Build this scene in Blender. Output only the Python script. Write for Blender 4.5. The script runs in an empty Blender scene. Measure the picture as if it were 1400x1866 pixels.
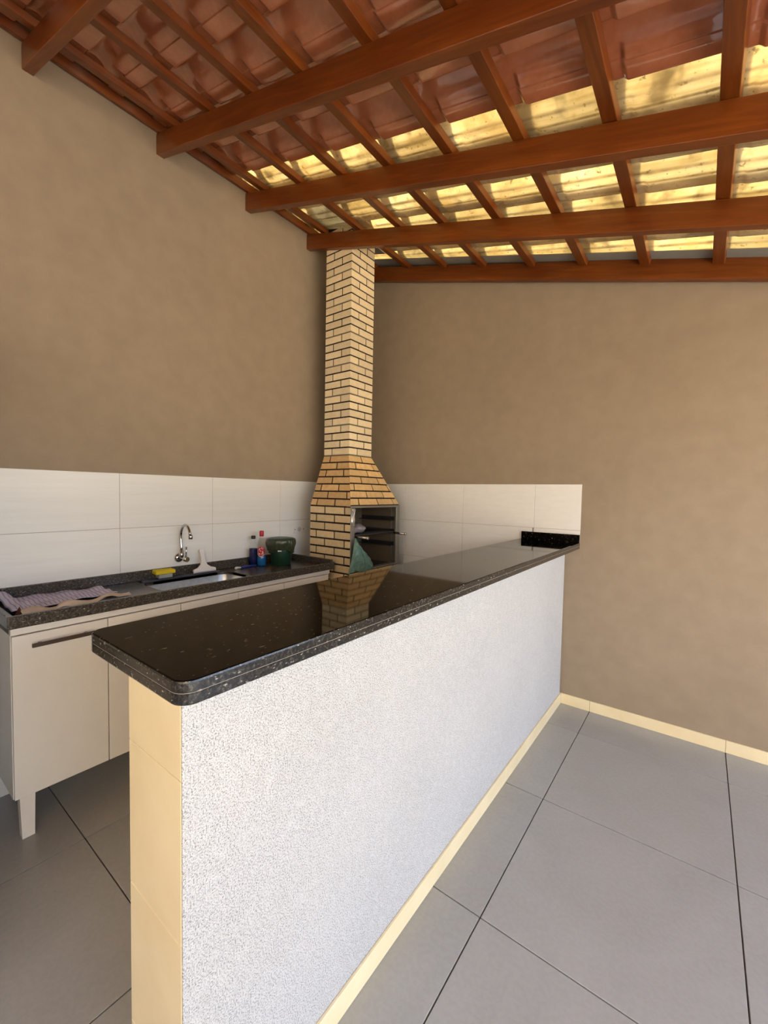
import bpy, bmesh, math, random
from mathutils import Vector, Matrix
random.seed(7)
R = random.Random(7)
SC = bpy.context.scene
COL = SC.collection

# ------------------------------------------------------------------ camera
cam = bpy.data.cameras.new('camera')
cam.sensor_fit = 'HORIZONTAL'
cam.sensor_width = 36.0
cam.lens = 36.0 * 762.4 / 1400.0
cam.clip_start = 0.02
camo = bpy.data.objects.new('camera', cam)
COL.objects.link(camo)
rt = Vector((0.795778, 0.605296, 0.018804))
up = Vector((-0.041954, 0.024127, 0.998828))
fw = Vector((-0.604133, 0.795635, -0.044594))
M = Matrix((rt, up, -fw)).transposed().to_4x4()
M.translation = Vector((2.7277, -3.1773, 1.5))
camo.matrix_world = M
SC.camera = camo

# ------------------------------------------------------------------ world, sun, exposure
SUN_EL, SUN_AZ = math.radians(60), math.radians(-12)      # azimuth measured from +Y towards +X
wd = bpy.data.worlds.new('sky')
SC.world = wd
wd.use_nodes = True
wn = wd.node_tree
wn.nodes.clear()
sky = wn.nodes.new('ShaderNodeTexSky')
sky.sky_type = 'NISHITA'
sky.sun_disc = False
sky.sun_elevation = SUN_EL
sky.sun_rotation = SUN_AZ
sky.air_density = 1.0
sky.dust_density = 2.0
sky.ozone_density = 1.0
bg = wn.nodes.new('ShaderNodeBackground')
bg.inputs[1].default_value = 0.36
wo = wn.nodes.new('ShaderNodeOutputWorld')
hs = wn.nodes.new('ShaderNodeHueSaturation')
hs.inputs['Saturation'].default_value = .78               # hazy, near-white daylight
wn.links.new(sky.outputs[0], hs.inputs['Color'])
wn.links.new(hs.outputs[0], bg.inputs[0])
wn.links.new(bg.outputs[0], wo.inputs[0])

sun = bpy.data.lights.new('sun', 'SUN')
sun.energy = 10.0
sun.angle = math.radians(0.6)
sun.color = (1.0, 0.93, 0.82)
suno = bpy.data.objects.new('sun', sun)
COL.objects.link(suno)
sd = Vector((math.sin(SUN_AZ) * math.cos(SUN_EL), math.cos(SUN_AZ) * math.cos(SUN_EL), math.sin(SUN_EL)))
suno.rotation_euler = sd.to_track_quat('Z', 'Y').to_euler()

SC.view_settings.view_transform = 'Standard'
SC.view_settings.look = 'None'
SC.view_settings.gamma = 1.0
SC.view_settings.use_curve_mapping = False
SC.view_settings.exposure = 1.95


# ------------------------------------------------------------------ material helpers
class NT:
    def __init__(s, name):
        s.m = bpy.data.materials.new(name)
        s.m.use_nodes = True
        s.t = s.m.node_tree
        s.b = s.t.nodes['Principled BSDF']
        s.out = s.t.nodes['Material Output']
        s._co = None

    def n(s, typ, **kw):
        nd = s.t.nodes.new(typ)
        for k, v in kw.items():
            setattr(nd, k, v)
        return nd

    def l(s, a, b):
        s.t.links.new(a, b)

    def co(s):
        if s._co is None:
            s._co = s.n('ShaderNodeTexCoord').outputs['Object']
        return s._co

    def noise(s, scale, detail=4, rough=.55, vec=None, dist=0.0):
        nd = s.n('ShaderNodeTexNoise')
        nd.inputs['Scale'].default_value = scale
        nd.inputs['Detail'].default_value = detail
        nd.inputs['Roughness'].default_value = rough
        nd.inputs['Distortion'].default_value = dist
        s.l(vec or s.co(), nd.inputs['Vector'])
        return nd.outputs['Fac']

    def voro(s, scale, vec=None, feature='F1', out='Distance'):
        nd = s.n('ShaderNodeTexVoronoi', feature=feature)
        nd.inputs['Scale'].default_value = scale
        s.l(vec or s.co(), nd.inputs['Vector'])
        return nd.outputs[out]

    def stretch(s, sc):
        mp = s.n('ShaderNodeMapping')
        mp.inputs['Scale'].default_value = sc
        s.l(s.co(), mp.inputs['Vector'])
        return mp.outputs[0]

    def ramp(s, fac, stops, interp='LINEAR'):
        nd = s.n('ShaderNodeValToRGB')
        cr = nd.color_ramp
        cr.interpolation = interp
        while len(cr.elements) > 1:
            cr.elements.remove(cr.elements[-1])
        cr.elements[0].position = stops[0][0]
        cr.elements[0].color = c4(stops[0][1])
        for p, c in stops[1:]:
            e = cr.elements.new(p)
            e.color = c4(c)
        s.l(fac, nd.inputs[0])
        return nd.outputs[0]

    def mix(s, fac, a, b, mode='MIX'):
        nd = s.n('ShaderNodeMix', data_type='RGBA', blend_type=mode)
        for sock, v in ((nd.inputs['Factor'], fac), (nd.inputs['A'], a), (nd.inputs['B'], b)):
            if hasattr(v, 'links'):
                s.l(v, sock)
            elif isinstance(v, (int, float)):
                sock.default_value = v
            else:
                sock.default_value = c4(v)
        # Mix node exposes several A/B sockets; pick colour ones
        return nd.outputs['Result']

    def bump(s, h, strength=.3, dist=.01):
        nd = s.n('ShaderNodeBump')
        nd.inputs['Strength'].default_value = strength
        nd.inputs['Distance'].default_value = dist
        s.l(h, nd.inputs['Height'])
        s.l(nd.outputs[0], s.b.inputs['Normal'])

    def base(s, v):
        if hasattr(v, 'links'):
            s.l(v, s.b.inputs['Base Color'])
        else:
            s.b.inputs['Base Color'].default_value = c4(v)

    def set(s, **kw):
        for k, v in kw.items():
            s.b.inputs[k.replace('_', ' ')].default_value = v


def c4(c):
    if isinstance(c, (int, float)):
        return (c, c, c, 1)
    return (c[0], c[1], c[2], 1) if len(c) == 3 else tuple(c)


def colmix(s, fac, a, b, mode='MIX'):
    nd = s.t.nodes.new('ShaderNodeMixRGB')
    nd.blend_type = mode
    for i, v in enumerate((fac, a, b)):
        sock = nd.inputs[i]
        if hasattr(v, 'links'):
            s.t.links.new(v, sock)
        elif i == 0:
            sock.default_value = v
        else:
            sock.default_value = c4(v)
    return nd.outputs[0]


NT.mix = colmix


def srgb(r, g, b):
    f = lambda c: (c / 255 / 12.92) if c / 255 <= .04045 else ((c / 255 + .055) / 1.055) ** 2.4
    return (f(r), f(g), f(b))


def vary(s, col, amt=.15):
    """multiply a colour by a per-object random value"""
    oi = s.n('ShaderNodeObjectInfo')
    rp = s.ramp(oi.outputs['Random'], [(0, 1 - amt), (1, 1 + amt * .4)])
    return s.mix(1.0, col, rp, 'MULTIPLY')


MAT = {}


def simple(name, col, rough=.5, metal=0.0, **kw):
    s = NT(name)
    n = s.noise(14, 3)
    am = .015 if min(col) > .5 else .07
    c = s.ramp(n, [(0.3, tuple(x * (1 - am) for x in col)), (0.7, tuple(min(1, x * (1 + am)) for x in col))])
    s.base(c)
    s.set(Roughness=rough, Metallic=metal, **kw)
    MAT[name] = s.m
    return s


# plaster walls, taupe paint
s = NT('taupe_plaster')
c = s.ramp(s.noise(1.3, 5, .6), [(.3, (.287, .226, .160)), (.55, (.315, .250, .178)), (.75, (.335, .266, .192))])
c = s.mix(.35, c, s.ramp(s.noise(9, 4), [(.35, (.27, .21, .15)), (.65, (.35, .28, .20))]))
s.base(c)
s.set(Roughness=.75)
s.bump(s.noise(160, 4, .7), .22, .004)
MAT['taupe'] = s.m

# white ceramic wall tile
s = NT('white_wall_tile')
w = s.stretch((3, .6, 14))
s.base(s.mix(.5, s.ramp(s.noise(3, 5, .6, w), [(.3, (.77, .77, .75)), (.7, (.86, .865, .85))]), (.82, .82, .80)))
s.set(Roughness=.28)
MAT['white_tile'] = s.m

# cream tile (bar end, skirting)
s = NT('cream_tile')
s.base(s.ramp(s.noise(6, 4), [(.3, (.80, .68, .43)), (.7, (.86, .75, .50))]))
s.set(Roughness=.16)
MAT['cream_tile'] = s.m

# grey porcelain floor tile
s = NT('grey_floor_tile')
c = s.ramp(s.noise(2.2, 6, .65, None, .6), [(.3, (.335, .335, .318)), (.5, (.365, .366, .350)), (.72, (.40, .402, .388))])
c = s.mix(.18, c, s.ramp(s.noise(60, 3), [(.4, (.30, .30, .285)), (.6, (.42, .42, .405))]))
s.base(vary(s, c, .05))
s.set(Roughness=.30)
MAT['floor_tile'] = s.m
simple('grout_brown', (.10, .07, .05), .9)
simple('grout_grey', (.36, .33, .29), .9)
simple('yard_concrete', (.50, .43, .33), .9)
simple('house_paint', (.50, .42, .31), .9)

# white pebbledash on the bar front
s = NT('white_pebbledash')
v1 = s.voro(330)
n1 = s.noise(300, 3, .7)
n2 = s.noise(45, 3, .6)
spk = s.ramp(n1, [(.49, (1, 1, 1)), (.585, (.46, .46, .47)), (.69, (.24, .24, .25))])
c = s.mix(1.0, s.ramp(s.noise(2.0, 4), [(.3, (.65, .66, .67)), (.7, (.71, .72, .73))]), spk, 'MULTIPLY')
c = s.mix(s.ramp(n2, [(.45, 0), (.75, .35)]), c, (.77, .78, .79))
s.base(c)
s.set(Roughness=.75)
s.bump(s.mix(.5, n1, v1), .9, .006)
MAT['pebbledash'] = s.m

# black granite bar top
def granite(name, base, mid, fleck, rough, fl_amt, scale, spec=.5):
    s = NT(name)
    a = s.noise(scale, 5, .75)
    b = s.voro(scale * 1.7)
    st = s.stretch((1.0, .45, 1.0))
    f = s.noise(scale * 1.1, 2, .5, st)
    c = s.ramp(a, [(.35, base), (.55, mid[0]), (.72, mid[1])])
    c = s.mix(s.ramp(b, [(.0, .55), (.25, 0)]), c, base)
    c = s.mix(s.ramp(f, [(fl_amt, 0), (fl_amt + .07, .9)]), c, fleck)
    s.base(c)
    s.set(Roughness=rough, Specular_IOR_Level=spec)
    MAT[name] = s.m
    return s


granite('black_granite', (.0025, .002, .0014), ((.0035, .003, .002), (.008, .0065, .004)), (.20, .17, .11), .045, .672, 105, .10)
granite('black_granite_edge', (.006, .0055, .005), ((.024, .0225, .02), (.13, .122, .105)), (.34, .32, .28), .16, .65, 130, .5)
granite('brown_granite', (.012, .010, .009), ((.070, .060, .049), (.17, .148, .122)), (.30, .265, .22), .27, .63, 150)

# varnished wood
s = NT('varnished_wood')
oi = s.n('ShaderNodeObjectInfo')
ad = s.n('ShaderNodeVectorMath', operation='ADD')
mu = s.n('ShaderNodeVectorMath', operation='SCALE')
cb = s.n('ShaderNodeCombineXYZ')
s.l(oi.outputs['Random'], cb.inputs[0]); s.l(oi.outputs['Random'], cb.inputs[1]); s.l(oi.outputs['Random'], cb.inputs[2])
s.l(cb.outputs[0], mu.inputs[0]); mu.inputs['Scale'].default_value = 9.0
mp = s.n('ShaderNodeMapping'); mp.inputs['Scale'].default_value = (1.2, 16, 16)
s.l(s.co(), ad.inputs[0]); s.l(mu.outputs[0], ad.inputs[1]); s.l(ad.outputs[0], mp.inputs['Vector'])
g = s.noise(2.0, 6, .6, mp.outputs[0], 1.2)
c = s.ramp(g, [(.28, (.10, .021, .003)), (.5, (.165, .037, .005)), (.75, (.26, .072, .010))])
c = s.mix(.30, c, s.ramp(s.noise(1.5, 3, .5, ad.outputs[0]), [(.35, (.11, .022, .003)), (.65, (.30, .088, .012))]))
s.base(c)
s.set(Roughness=.33)
MAT['wood'] = s.m

# red glazed roof tile
s = NT('red_glazed_roof_tile')
c = s.ramp(s.noise(5, 5, .6), [(.3, (.48, .155, .068)), (.55, (.53, .180, .082)), (.75, (.58, .215, .108))])
c = s.mix(.08, c, s.ramp(s.noise(40, 3), [(.4, (.32, .105, .055)), (.6, (.56, .23, .14))]))
s.base(vary(s, c, .10))
s.set(Roughness=.20)
s.b.inputs['Coat IOR'].default_value = 1.75
s.b.inputs['Coat Weight'].default_value = 1.0
s.b.inputs['Coat Roughness'].default_value = .06
MAT['red_tile'] = s.m

# translucent cream plastic roof tile
s = NT('translucent_roof_tile')
oi = s.n('ShaderNodeObjectInfo')
ad = s.n('ShaderNodeVectorMath', operation='ADD')
cb = s.n('ShaderNodeCombineXYZ')
mm = s.n('ShaderNodeMath', operation='MULTIPLY'); mm.inputs[1].default_value = 23.0
s.l(oi.outputs['Random'], mm.inputs[0])
for i in range(3):
    s.l(mm.outputs[0], cb.inputs[i])
s.l(s.co(), ad.inputs[0]); s.l(cb.outputs[0], ad.inputs[1])
vec = ad.outputs[0]
n1 = s.noise(4.5, 5, .65, vec)
c = s.ramp(n1, [(.30, (.60, .47, .24)), (.48, (.76, .64, .38)), (.70, (.83, .74, .50))])
spots = s.ramp(s.noise(38, 4, .7, vec), [(.60, 0), (.68, .75)])
c = s.mix(spots, c, (.24, .17, .07))
blot = s.ramp(s.noise(7, 3, .6, vec), [(.56, 0), (.72, .75)])
c = s.mix(blot, c, (.36, .28, .15))
mpb = s.n('ShaderNodeMapping'); mpb.inputs['Scale'].default_value = (1.5, 26, 0)
s.l(vec, mpb.inputs['Vector'])
band = s.ramp(s.noise(1.0, 3, .6, mpb.outputs[0]), [(.36, (.74, .71, .60)), (.5, (1, 1, 1)), (.7, (1.0, 1.0, 1.0))])
c = s.mix(.75, c, band, 'MULTIPLY')
# dirt along the profile creases, plus the lap edge's shadow painted as a line
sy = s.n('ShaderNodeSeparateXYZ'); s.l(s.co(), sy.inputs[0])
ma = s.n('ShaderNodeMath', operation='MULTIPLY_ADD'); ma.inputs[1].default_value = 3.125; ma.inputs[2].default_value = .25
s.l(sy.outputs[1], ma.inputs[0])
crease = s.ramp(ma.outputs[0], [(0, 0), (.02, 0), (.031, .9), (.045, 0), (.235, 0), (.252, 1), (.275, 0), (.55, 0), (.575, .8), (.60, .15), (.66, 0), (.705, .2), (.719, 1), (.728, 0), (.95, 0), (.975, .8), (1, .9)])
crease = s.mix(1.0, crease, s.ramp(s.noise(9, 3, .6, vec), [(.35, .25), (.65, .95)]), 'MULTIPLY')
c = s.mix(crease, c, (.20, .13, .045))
c = vary(s, c, .16)
tr = s.n('ShaderNodeBsdfTranslucent')
s.l(c, tr.inputs[0])
s.base(c)
s.set(Roughness=.4)
mx = s.n('ShaderNodeMixShader')
mx.inputs[0].default_value = .34
s.l(s.b.outputs[0], mx.inputs[1]); s.l(tr.outputs[0], mx.inputs[2]); s.l(mx.outputs[0], s.out.inputs[0])
MAT['yellow_tile'] = s.m

# bricks
s = NT('buff_brick')
c = s.ramp(s.noise(30, 4, .6), [(.3, (.79, .65, .41)), (.7, (.88, .75, .51))])
s.base(vary(s, c, .16))
s.set(Roughness=.6)
s.bump(s.noise(240, 3), .2, .002)
MAT['brick_buff'] = s.m
s = NT('tan_brick')
c = s.ramp(s.noise(30, 4, .6), [(.3, (.70, .53, .29)), (.7, (.80, .63, .37))])
s.base(vary(s, c, .16))
s.set(Roughness=.6)
s.bump(s.noise(240, 3), .2, .002)
MAT['brick_tan'] = s.m
s = NT('orange_buff_brick')
c = s.ramp(s.noise(30, 4, .6), [(.3, (.68, .42, .17)), (.7, (.80, .55, .27))])
s.base(vary(s, c, .22))
s.set(Roughness=.6)
s.bump(s.noise(240, 3), .2, .002)
MAT['brick_orange'] = s.m
simple('dark_mortar', (.022, .012, .005), .9)
simple('grey_mortar', (.17, .145, .10), .95)
s = simple('firebox_brick', (.105, .078, .05), .9)
simple('charcoal', (.012, .011, .010), .95)
simple('black_iron', (.012, .011, .011), .6)
simple('grey_steel', (.27, .25, .22), .38, .75)
simple('bright_steel', (.62, .60, .57), .22, 1.0)
simple('foil', (.80, .78, .72), .25, .9)
# basin steel
s = NT('brushed_basin_steel')
s.base(s.ramp(s.noise(40, 3), [(.3, (.55, .56, .58)), (.7, (.70, .71, .73))]))
s.set(Metallic=1.0, Roughness=.30)
MAT['basin'] = s.m
simple('chrome', (.52, .52, .52), .07, 1.0)
simple('white_laminate', (.76, .735, .68), .32)
simple('grey_line', (.50, .52, .55), .4)
simple('dark_gap', (.06, .055, .05), .8)
simple('handle_metal', (.16, .125, .105), .32, .8)
simple('white_plastic', (.78, .77, .75), .35)
simple('yellow_sponge', (.72, .55, .02), .9)
simple('pale_scourer', (.33, .36, .34), .9)
simple('blue_grey_mat', (.075, .085, .13), .55)
simple('black_plastic', (.01, .01, .012), .4)
simple('red_plastic', (.45, .012, .02), .35)
simple('navy_liquid', (.008, .012, .07), .12)
simple('blue_liquid', (.01, .11, .30), .12)
simple('clear_plastic', (.93, .94, .95), .03, 0.0, Transmission_Weight=1.0, IOR=1.08)
simple('blue_plastic', (.02, .035, .22), .35)
simple('green_plastic', (.010, .040, .020), .38)
simple('label_white', (.7, .7, .66), .5)
simple('zinc', (.34, .355, .32), .5, .2)
simple('brown_scrap', (.12, .035, .018), .7)
simple('beige_paper', (.66, .55, .44), .85)
# translucent green bin bag
for nm, colr, tw in (('green_bag', (.20, .36, .29), .30), ('olive_bag', (.05, .062, .034), .12), ('lilac_bag', (.55, .49, .54), .3)):
    s = NT(nm)
    c = s.ramp(s.noise(35, 4, .6), [(.35, tuple(x * .85 for x in colr)), (.7, tuple(min(1, x * 1.2) for x in colr))])
    s.base(c)
    s.set(Roughness=.22)
    s.bump(s.noise(60, 4, .6), .16, .006)
    tr = s.n('ShaderNodeBsdfTranslucent'); s.l(c, tr.inputs[0])
    mx = s.n('ShaderNodeMixShader'); mx.inputs[0].default_value = tw
    s.l(s.b.outputs[0], mx.inputs[1]); s.l(tr.outputs[0], mx.inputs[2]); s.l(mx.outputs[0], s.out.inputs[0])
    MAT[nm] = s.m
# striped tea towel
s = NT('striped_towel')
sx = s.n('ShaderNodeSeparateXYZ'); s.l(s.co(), sx.inputs[0])
def saw(mult):
    m1 = s.n('ShaderNodeMath', operation='MULTIPLY'); m1.inputs[1].default_value = mult
    s.l(sx.outputs[1], m1.inputs[0])
    m2 = s.n('ShaderNodeMath', operation='FRACT'); s.l(m1.outputs[0], m2.inputs[0])
    return m2.outputs[0]
c = s.ramp(saw(52), [(0, (.60, .57, .72)), (.45, (.62, .59, .74)), (.5, (.25, .23, .48)), (.72, (.28, .26, .52)), (.78, (.60, .57, .70))])
c = s.mix(.18, c, s.ramp(s.noise(20, 4), [(.4, (.5, .45, .50)), (.6, (.72, .70, .80))]))
s.base(c)
s.set(Roughness=.9)
s.bump(s.noise(300, 2), .3, .002)
MAT['towel'] = s.m


# ------------------------------------------------------------------ mesh helpers
def link(name, me, mats, parent=None, smooth=False):
    o = bpy.data.objects.new(name, me)
    COL.objects.link(o)
    for m in (mats if isinstance(mats, (list, tuple)) else [mats]):
        if m is not None and len(me.materials) < len(mats if isinstance(mats, (list, tuple)) else [mats]):
            me.materials.append(MAT[m] if isinstance(m, str) else m)
    if parent:
        o.parent = parent
    if smooth:
        for p in me.polygons:
            p.use_smooth = True
    return o


def from_bm(name, bm, mats, parent=None, smooth=False):
    me = bpy.data.meshes.new(name)
    bmesh.ops.recalc_face_normals(bm, faces=bm.faces[:])
    bm.to_mesh(me)
    bm.free()
    return link(name, me, mats, parent, smooth)


def bm_box(bm, lo, hi, bev=0.0, seg=1, mi=0):
    x0, y0, z0 = lo
    x1, y1, z1 = hi
    vs = [bm.verts.new(p) for p in ((x0, y0, z0), (x1, y0, z0), (x1, y1, z0), (x0, y1, z0), (x0, y0, z1), (x1, y0, z1), (x1, y1, z1), (x0, y1, z1))]
    fs = [bm.faces.new([vs[i] for i in f]) for f in ((0, 3, 2, 1), (4, 5, 6, 7), (0, 1, 5, 4), (1, 2, 6, 5), (2, 3, 7, 6), (3, 0, 4, 7))]
    for f in fs:
        f.material_index = mi
    if bev > 0:
        es = list({e for f in fs for e in f.edges})
        r = bmesh.ops.bevel(bm, geom=es, offset=bev, segments=seg, profile=.5, affect='EDGES')
        for f in r['faces']:
            f.material_index = mi
    return vs


def box(name, lo, hi, mat, parent=None, bev=0.0, seg=1):
    bm = bmesh.new()
    bm_box(bm, lo, hi, bev, seg)
    return from_bm(name, bm, mat, parent)


def bm_tube(bm, pts, rad, n=12, cap=True, mi=0):
    pts = [Vector(p) for p in pts]
    rads = rad if isinstance(rad, (list, tuple)) else [rad] * len(pts)
    rings = []
    prev = None
    for i, p in enumerate(pts):
        d = (pts[min(i + 1, len(pts) - 1)] - pts[max(i - 1, 0)]).normalized()
        if prev is None:
            a = d.orthogonal().normalized()
        else:
            a = (prev - d * prev.dot(d)).normalized()
        prev = a
        b = d.cross(a)
        rings.append([bm.verts.new(p + (a * math.cos(2 * math.pi * k / n) + b * math.sin(2 * math.pi * k / n)) * rads[i]) for k in range(n)])
    for i in range(len(rings) - 1):
        for k in range(n):
            f = bm.faces.new((rings[i][k], rings[i][(k + 1) % n], rings[i + 1][(k + 1) % n], rings[i + 1][k]))
            f.material_index = mi
            f.smooth = True
    if cap:
        for r in (rings[0], rings[-1]):
            f = bm.faces.new(r)
            f.material_index = mi


def tube(name, pts, rad, mat, parent=None, n=12):
    bm = bmesh.new()
    bm_tube(bm, pts, rad, n)
    return from_bm(name, bm, mat, parent)


def lathe(name, prof, mat, parent=None, n=32, at=(0, 0, 0)):
    """prof: list of (r, z)"""
    bm = bmesh.new()
    rings = []
    for r, z in prof:
        if r < 1e-5:
            rings.append([bm.verts.new((at[0], at[1], at[2] + z))])
        else:
            rings.append([bm.verts.new((at[0] + r * math.cos(2 * math.pi * k / n), at[1] + r * math.sin(2 * math.pi * k / n), at[2] + z)) for k in range(n)])
    for a, b in zip(rings, rings[1:]):
        for k in range(n):
            k2 = (k + 1) % n
            if len(a) == 1 and len(b) == 1:
                continue
            if len(a) == 1:
                bm.faces.new((a[0], b[k], b[k2]))
            elif len(b) == 1:
                bm.faces.new((a[k], b[0], a[k2]))
            else:
                bm.faces.new((a[k], b[k], b[k2], a[k2]))
    return from_bm(name, bm, mat, parent, True)


def prism(name, outline, axis, lo, hi, mat, parent=None, bev=0.0):
    """outline: 2D points in the plane of the other two axes (in xyz order)"""
    bm = bmesh.new()
    def mk(p, h):
        c = list(p)
        c.insert(axis, h)
        return bm.verts.new(c)
    a = [mk(p, lo) for p in outline]
    b = [mk(p, hi) for p in outline]
    n = len(outline)
    bm.faces.new(a)
    bm.faces.new(b)
    for i in range(n):
        bm.faces.new((a[i], a[(i + 1) % n], b[(i + 1) % n], b[i]))
    bmesh.ops.recalc_face_normals(bm, faces=bm.faces[:])
    if bev:
        bmesh.ops.bevel(bm, geom=bm.edges[:], offset=bev, segments=2, profile=.5, affect='EDGES')
    return from_bm(name, bm, mat, parent)


def sheet(name, fn, nu, nv, mat, parent=None, thick=.0015):
    """thin solid from fn(u,v)->Vector"""
    bm = bmesh.new()
    top = [[bm.verts.new(fn(i / nu, j / nv)) for j in range(nv + 1)] for i in range(nu + 1)]
    for i in range(nu):
        for j in range(nv):
            f = bm.faces.new((top[i][j], top[i + 1][j], top[i + 1][j + 1], top[i][j + 1]))
            f.smooth = True
    bmesh.ops.recalc_face_normals(bm, faces=bm.faces[:])
    bmesh.ops.solidify(bm, geom=bm.faces[:], thickness=thick)
    return from_bm(name, bm, mat, parent, True)


def empty(name, loc=(0, 0, 0)):
    o = bpy.data.objects.new(name, None)
    o.empty_display_size = .05
    COL.objects.link(o)
    o.location = loc
    return o


def thing(name, label, cat, loc=(0, 0, 0), group=None):
    o = empty(name, loc)
    o['label'] = label
    o['category'] = cat
    if group:
        o['group'] = group
    return o


def tag(o, label, cat, group=None):
    o['label'] = label
    o['category'] = cat
    if group:
        o['group'] = group
    return o


def structure(o, label, cat='wall'):
    o['kind'] = 'structure'
    o['label'] = label
    o['category'] = cat
    return o


def own(parent):
    """children are modelled in world coordinates: cancel the parent's own place"""
    bpy.context.view_layer.update()
    inv = parent.matrix_world.inverted()
    for c in parent.children:
        c.matrix_parent_inverse = inv


# ------------------------------------------------------------------ setting: floor
SL = .293                                     # roof fall per metre towards +X
TH = math.atan(SL)
floor = box('floor', (-.15, -5.55, -.20), (5.115, .15, -.006), 'grout_brown')
structure(floor, 'large grey porcelain floor tiles with thin brown joints', 'floor')
PT = .739
J = .0022
X0, Y0 = 2.161 - 3 * PT, -.343
xe = [X0 + PT * k for k in range(0, 8)]
ye = [0.0] + [Y0 - PT * k for k in range(0, 8)]
for i in range(len(xe) - 1):
    for j in range(len(ye) - 1):
        lo = (max(xe[i] + J, .004), ye[j + 1] + J, -.02)
        hi = (xe[i + 1] - J, ye[j] - J, 0.0)
        box('tile', lo, hi, 'floor_tile', floor, .0012)

# outside ground and the house behind the camera, which only give back light
yard = box('unseen_yard', (5.115, -9, -.2), (14, 5, -.004), 'yard_concrete')
structure(yard, 'pale concrete yard outside the covered patio', 'ground')

house = box('unseen_house_wall', (-.15, -5.85, -.006), (9.0, -5.55, 3.3), 'house_paint')
structure(house, 'sunlit ochre wall of the house across the patio', 'wall')

# ------------------------------------------------------------------ setting: walls
def zroof(x, z0):
    return z0 - SL * x

wl = prism('wall_left', [(-5.55, -.2), (0.0, -.2), (0.0, 3.72), (-5.55, 3.72)], 0, -.15, 0.0, 'taupe')
structure(wl, 'tall taupe plastered wall above the sink, left of the barbecue')
wb = prism('wall_back', [(-.15, -.2), (6.2, -.2), (6.2, 2.1), (4.7, 2.1), (4.7, zroof(4.7, 3.70)), (-.15, zroof(-.15, 3.70))], 1, 0.0, .15, 'taupe')
structure(wb, 'taupe plastered back wall behind the barbecue and bar')

XBL_ = 1.72
ZT, ZM, ZL, ZLL = 1.589, 1.264, .939, .614


def wall_tiles(parent, axis, edges, rows):
    for i in range(len(edges) - 1):
        for j in range(len(rows) - 1):
            a, b = edges[i] + .0010, edges[i + 1] - .0010
            c, d = rows[j + 1] + .0010, rows[j] - .0010
            if axis == 'x':
                box('tile', (.0015, a, c), (.009, b, d), 'white_tile', parent, .0012)
            else:
                box('tile', (a, -.009, c), (b, -.0015, d), 'white_tile', parent, .0012)


wall_tiles(wl, 'x', [-3.336, -2.749, -2.162, -1.576, -.988, -.402, -.010], [ZT, ZM, ZL, ZLL, .29, 0.0])
wall_tiles(wb, 'y', [.012, .558, 1.1455, 1.7210], [ZM, ZL, ZLL, .29, 0.0])
wall_tiles(wb, 'y', [.012, .558, 1.1455, 1.7325, 2.0555], [ZT, ZM])
wall_tiles(wb, 'y', [1.7325, 2.0555], [ZM, 1.179])
box('grout', (.0, -3.336, 0), (.006, -.001, ZT), 'grout_grey', wl)
box('grout', (.0, -.006, 0), (XBL_, 0, 1.179), 'grout_grey', wb)
box('grout', (.0, -.006, 1.179), (2.0545, 0, ZT - .0005), 'grout_grey', wb)

ws = box('wall_front_added', (-.15, -3.30, -.006), (1.05, -3.14, 2.30), 'taupe')  # unseen wall guessed from the cabinet's dark side, shaped to shade the kitchen floor
structure(ws, 'unseen taupe plastered wall added to shade the sink side of the kitchen')

# bar half wall
XB, XBL, YB = 1.96, 1.729, -2.7785
wm = prism('wall_middle', [(XBL, YB), (XB - .004, YB), (XB - .004, -.0092), (XBL, -.0092)], 2, 0.0, 1.134, 'grout_grey')
structure(wm, 'half-height bar wall, white pebbledash front with cream tiled end')
bm = bmesh.new()
bm_box(bm, (XB - .0055, YB - .0084, .002), (XB, -.0095, 1.134), .001)
from_bm('pebbledash', bm, 'pebbledash', wm)
for z0, z1 in ((.938, 1.134), (.605, .938), (.272, .605), (0.0, .272)):
    box('tile', (XBL - .006, YB - .009, z0 + .0008), (XB - .006, YB, z1 - .0008), 'cream_tile', wm, .001)
for k, y0 in enumerate([YB, -2.39, -1.8, -1.21, -.62]):
    y1 = [-2.39, -1.8, -1.21, -.62, -.01][k]
    for z0, z1 in ((.938, 1.134), (.605, .938), (.272, .605), (0.0, .272)):
        box('tile', (XBL - .009, y0 + .0008, z0 + .0008), (XBL, y1 - .0008, z1 - .0008), 'cream_tile', wm, .001)

# skirtings
sb = empty('baseboard_back')
structure(sb, 'cream tile skirting along the foot of the back wall', 'skirting')
xs = [XB + .010, 2.161, 2.900, 3.639, 4.378, 5.117]
for a, b in zip(xs, xs[1:]):
    box('tile', (a + .0008, -.010, .0005), (b - .0008, -.0005, .074), 'cream_tile', sb, .0012)
sm = empty('baseboard_middle')
structure(sm, 'cream tile skirting along the foot of the bar front', 'skirting')
ys = [-.0005, -.343, -1.082, -1.821, -2.56, YB - .004]
for a, b in zip(ys, ys[1:]):
    box('tile', (XB + .0005, b + .0008, .0005), (XB + .010, a - .0008, .074), 'cream_tile', sm, .0012)

# ------------------------------------------------------------------ setting: roof
cl = empty('ceiling')
structure(cl, 'sloping open roof of varnished rafters, battens and glazed tiles', 'roof')
CT, ST = math.cos(TH), math.sin(TH)
XE = 4.62                                      # eave


def sloped_box(name, u0, u1, y0, y1, zbot, h, mat, bev=.003):
    """bar lying along the roof fall; zbot is the height of its underside at x=0; h is its vertical depth"""
    bm = bmesh.new()
    bm_box(bm, (u0 / CT, y0, 0), (u1 / CT, y1, h * CT), bev, 2)
    o = from_bm(name, bm, mat, cl)
    o.rotation_euler = (0, TH, 0)
    o.location = (0, 0, zbot)
    return o


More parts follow.
